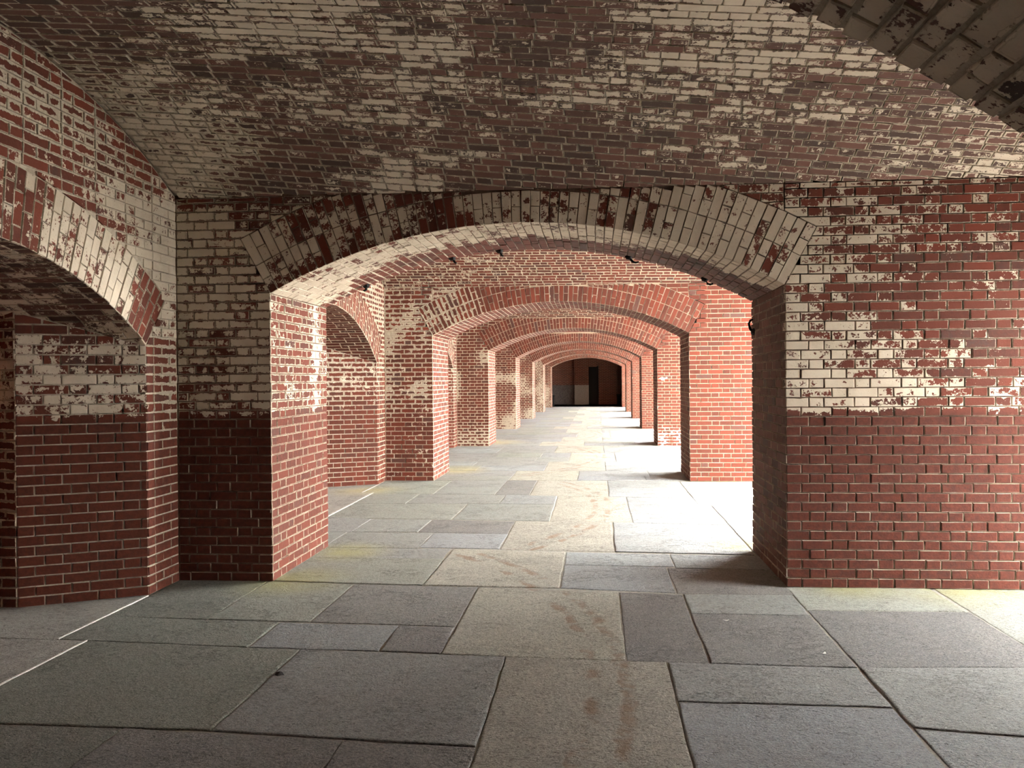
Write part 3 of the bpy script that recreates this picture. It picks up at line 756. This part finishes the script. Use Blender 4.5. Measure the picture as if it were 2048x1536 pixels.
# farther bays: rows in the same pattern
def run(x0, x1, ya, yb, kinds, wmin=.7, wmax=1.3):
    x = x0
    while x < x1 - .05:
        w_ = random.uniform(wmin, wmax); e = x + w_
        if x1 - e < .45: e = x1
        slab(random.choice(kinds), x, e, ya, yb); x = e
for k in range(2, 7):
    b0 = PY[k][0] + .1; per = PY[k + 1][0] - PY[k][0]
    for (a, b, g0, g1) in ((0, .2, -1.34, -.30), (.2, .44, -.89, .14), (.44, .72, -.53, .35), (.72, 1., -.89, .14)):
        ya, yb = b0 + a * per, b0 + b * per
        slab('g', g0, g1, ya, yb)
        m = ya + (yb - ya) * random.uniform(.42, .58); nar = ya < PY[k][1]
        for (p, q) in ((ya, m), (m, yb)):
            n2 = p < PY[k][1] - .1
            run(XL if n2 else XW, g0, p, q, ['b2', 'o2', 'b2', 'b']); run(g1, XR if n2 else 2.4, p, q, ['b', 'b', 'y'], .9, 1.4)
            if not n2: run(2.4, XF, p, q, ['y', 'b'])
slab('b', XL, XR, 43.5, 44.6)
# white lime joint between the concrete and the flags
def strip(x0, x1, y0, y1):
    o = box('lime_joint', x0, x1, y0, y1, -.03, .002, LIME, parent=fl); o['label'] = 'white lime joint line'
strip(-3.036, -3.022, 2.9, 4.53); strip(-3.226, -3.212, 4.54, 5.50); strip(-3.055, -3.035, 7.9, 10.68); strip(-3.22, -3.20, 10.72, 11.6)

# ------------------------------------------------------------------ small things
def tube(path, rad, n=7):
    V, F = [], []
    for i, p in enumerate(path):
        p = Vector(p); a = Vector(path[max(0, i - 1)]); b = Vector(path[min(len(path) - 1, i + 1)]); t = (b - a).normalized()
        x = t.orthogonal().normalized(); y = t.cross(x); r = rad[i] if isinstance(rad, (list, tuple)) else rad
        V += [p + (x * math.cos(6.2832 * k / n) + y * math.sin(6.2832 * k / n)) * r for k in range(n)]
    for i in range(len(path) - 1):
        for k in range(n): F.append((i * n + k, i * n + (k + 1) % n, (i + 1) * n + (k + 1) % n, (i + 1) * n + k))
    F += [tuple(reversed(range(n))), tuple(range((len(path) - 1) * n, len(path) * n))]
    return V, F
def hook(x, label, swing, vertical=False):
    root = D.objects.new('iron_hook', None); COL.objects.link(root)
    if vertical: base, nrm = Vector((XR, 7.06, H + .395)), Vector((-1, 0, 0))
    else:
        a = math.asin((x - AX) / AR); base = Vector((x, 7.10, AZ + AR * math.cos(a))); nrm = Vector((-math.sin(a), 0, -math.cos(a)))
    root.location = base; root['label'] = label; root['category'] = 'hook'; root['group'] = 'iron hooks along the far edge of the first arch'
    t = nrm.cross(Vector((0, 1, 0))).normalized(); y = Vector((0, 1, 0))
    # staple plate
    V = []; m = 10
    for d, rr in ((-.004, .032), (.012, .030), (.026, .018)):
        V += [nrm * d + (t * math.cos(6.2832 * k / m) + y * math.sin(6.2832 * k / m)) * rr * (1 + .12 * (k % 3 - 1)) for k in range(m)]
    F = [(i * m + k, i * m + (k + 1) % m, (i + 1) * m + (k + 1) % m, (i + 1) * m + k) for i in range(2) for k in range(m)] + [tuple(range(2 * m, 3 * m)), tuple(reversed(range(m)))]
    mk('rosette', V, F, IRON, parent=root, smooth=False)
    down = Vector((0, 0, -1)); side = Vector((1 if swing > 0 else -1, 0, 0)); L = abs(swing)
    if vertical: path = [nrm * .012, nrm * .035 + Vector((0, 0, .03)), nrm * .045 + Vector((0, 0, .075)), nrm * .030 + Vector((0, 0, .105)), nrm * .008 + Vector((0, 0, .11))]
    else: path = [nrm * .012, nrm * .022 + side * L * .2, nrm * .038 + side * L * .42 + down * .008, nrm * .042 + side * L * .7 + down * .012, nrm * .040 + side * L + down * .008]
    V, F = tube(path, [.012, .012, .011, .010, .008]); mk('shank', V, F, IRON, parent=root, smooth=True)
hook(-2.067, 'black iron hook at the far left foot of the nearest arch', -.045)
hook(-1.279, 'black iron hook left of the crown of the nearest arch, its second from left', .03)
hook(-.851, 'black iron hook nearest the crown of the nearest arch', .03)
hook(.293, 'black iron hook right of the crown of the nearest arch, with a curled tail', .095)
hook(.953, 'black iron hook low on the right haunch of the nearest arch, with a curled tail', .085)
hook(0, 'black iron hook on the edge of the right pier, below the arch spring', 0, True)
def scrap(x, y, ang, L, label):
    c, s_ = math.cos(ang), math.sin(ang); V = []
    for i in range(6):
        t = i / 5; wv = .006 * math.sin(t * 3.1416) + .0015; u = (t - .5) * L; b = .010 * (t - .5) ** 2 * 4
        for q in (-1, 1): V.append((x + u * c - (q * wv + b) * s_, y + u * s_ + (q * wv + b) * c, .0055 + .006 * abs(t - .5)))
    V += [(v[0], v[1], v[2] - .0015) for v in V]
    F = [(2 * i, 2 * i + 2, 2 * i + 3, 2 * i + 1) for i in range(5)] + [(12 + 2 * i, 12 + 2 * i + 1, 12 + 2 * i + 3, 12 + 2 * i + 2) for i in range(5)]
    F += [(2 * i, 12 + 2 * i, 14 + 2 * i, 2 * i + 2) for i in range(5)] + [(2 * i + 1, 2 * i + 3, 15 + 2 * i, 13 + 2 * i) for i in range(5)] + [(0, 1, 13, 12), (10, 22, 23, 11)]
    mk('leaf_scrap', V, F, SCRAP, label=label, cat='leaf', group='dry scraps on the flagstones')
scrap(.80, 5.08, .1, .040, 'tiny white scrap on the dark flag just in front of the right pier')
scrap(1.24, 4.50, .7, .035, 'tiny curled white scrap near the front corner of the dark flag')
def stone_chip(x, y, r, label):
    V = [(x + r * math.cos(6.2832 * k / 8) * random.uniform(.7, 1.1), y + r * .7 * math.sin(6.2832 * k / 8) * random.uniform(.7, 1.1), 0.) for k in range(8)]
    n = len(V); V = V + [(x + (v[0] - x) * .6, y + (v[1] - y) * .6, random.uniform(.012, .022)) for v in V]
    F = [(k, (k + 1) % n, n + (k + 1) % n, n + k) for k in range(n)] + [tuple(range(n, 2 * n)), tuple(reversed(range(n)))]
    mk('stone_chip', V, F, DARK_STONE_SHADE, label=label, cat='stone')
stone_chip(-1.66, 4.04, .030, 'dark chip of stone lodged in the joint between two large flags')
def bin_(x, y, w_, h, label):
    root = D.objects.new('waste_bin', None); COL.objects.link(root); root.location = (x, y, -.006)
    root['label'] = label; root['category'] = 'bin'; root['group'] = 'dark bins in the far room'
    a = w_ / 2; b = a * .85
    def shell(nm, z0, z1, r0, r1):
        m = 16; V = []
        for z, rr in ((z0, r0), (z1, r1)): V += [(rr * math.copysign(abs(math.cos(6.2832 * k / m)) ** .5, math.cos(6.2832 * k / m)), rr * math.copysign(abs(math.sin(6.2832 * k / m)) ** .5, math.sin(6.2832 * k / m)), z) for k in range(m)]
        F = [(k, (k + 1) % m, m + (k + 1) % m, m + k) for k in range(m)] + [tuple(reversed(range(m))), tuple(range(m, 2 * m))]
        mk(nm, V, F, IRON, parent=root)
    shell('body', 0, h * .86, b * .92, b); shell('lid', h * .86, h, a * 1.05, a * .98)
bin_(-2.55, 46.3, .26, .62, 'dark lidded bin by the left wall of the dim far room')
bin_(1.27, 46.2, .26, .66, 'dark lidded bin by the right edge of the dim far room')
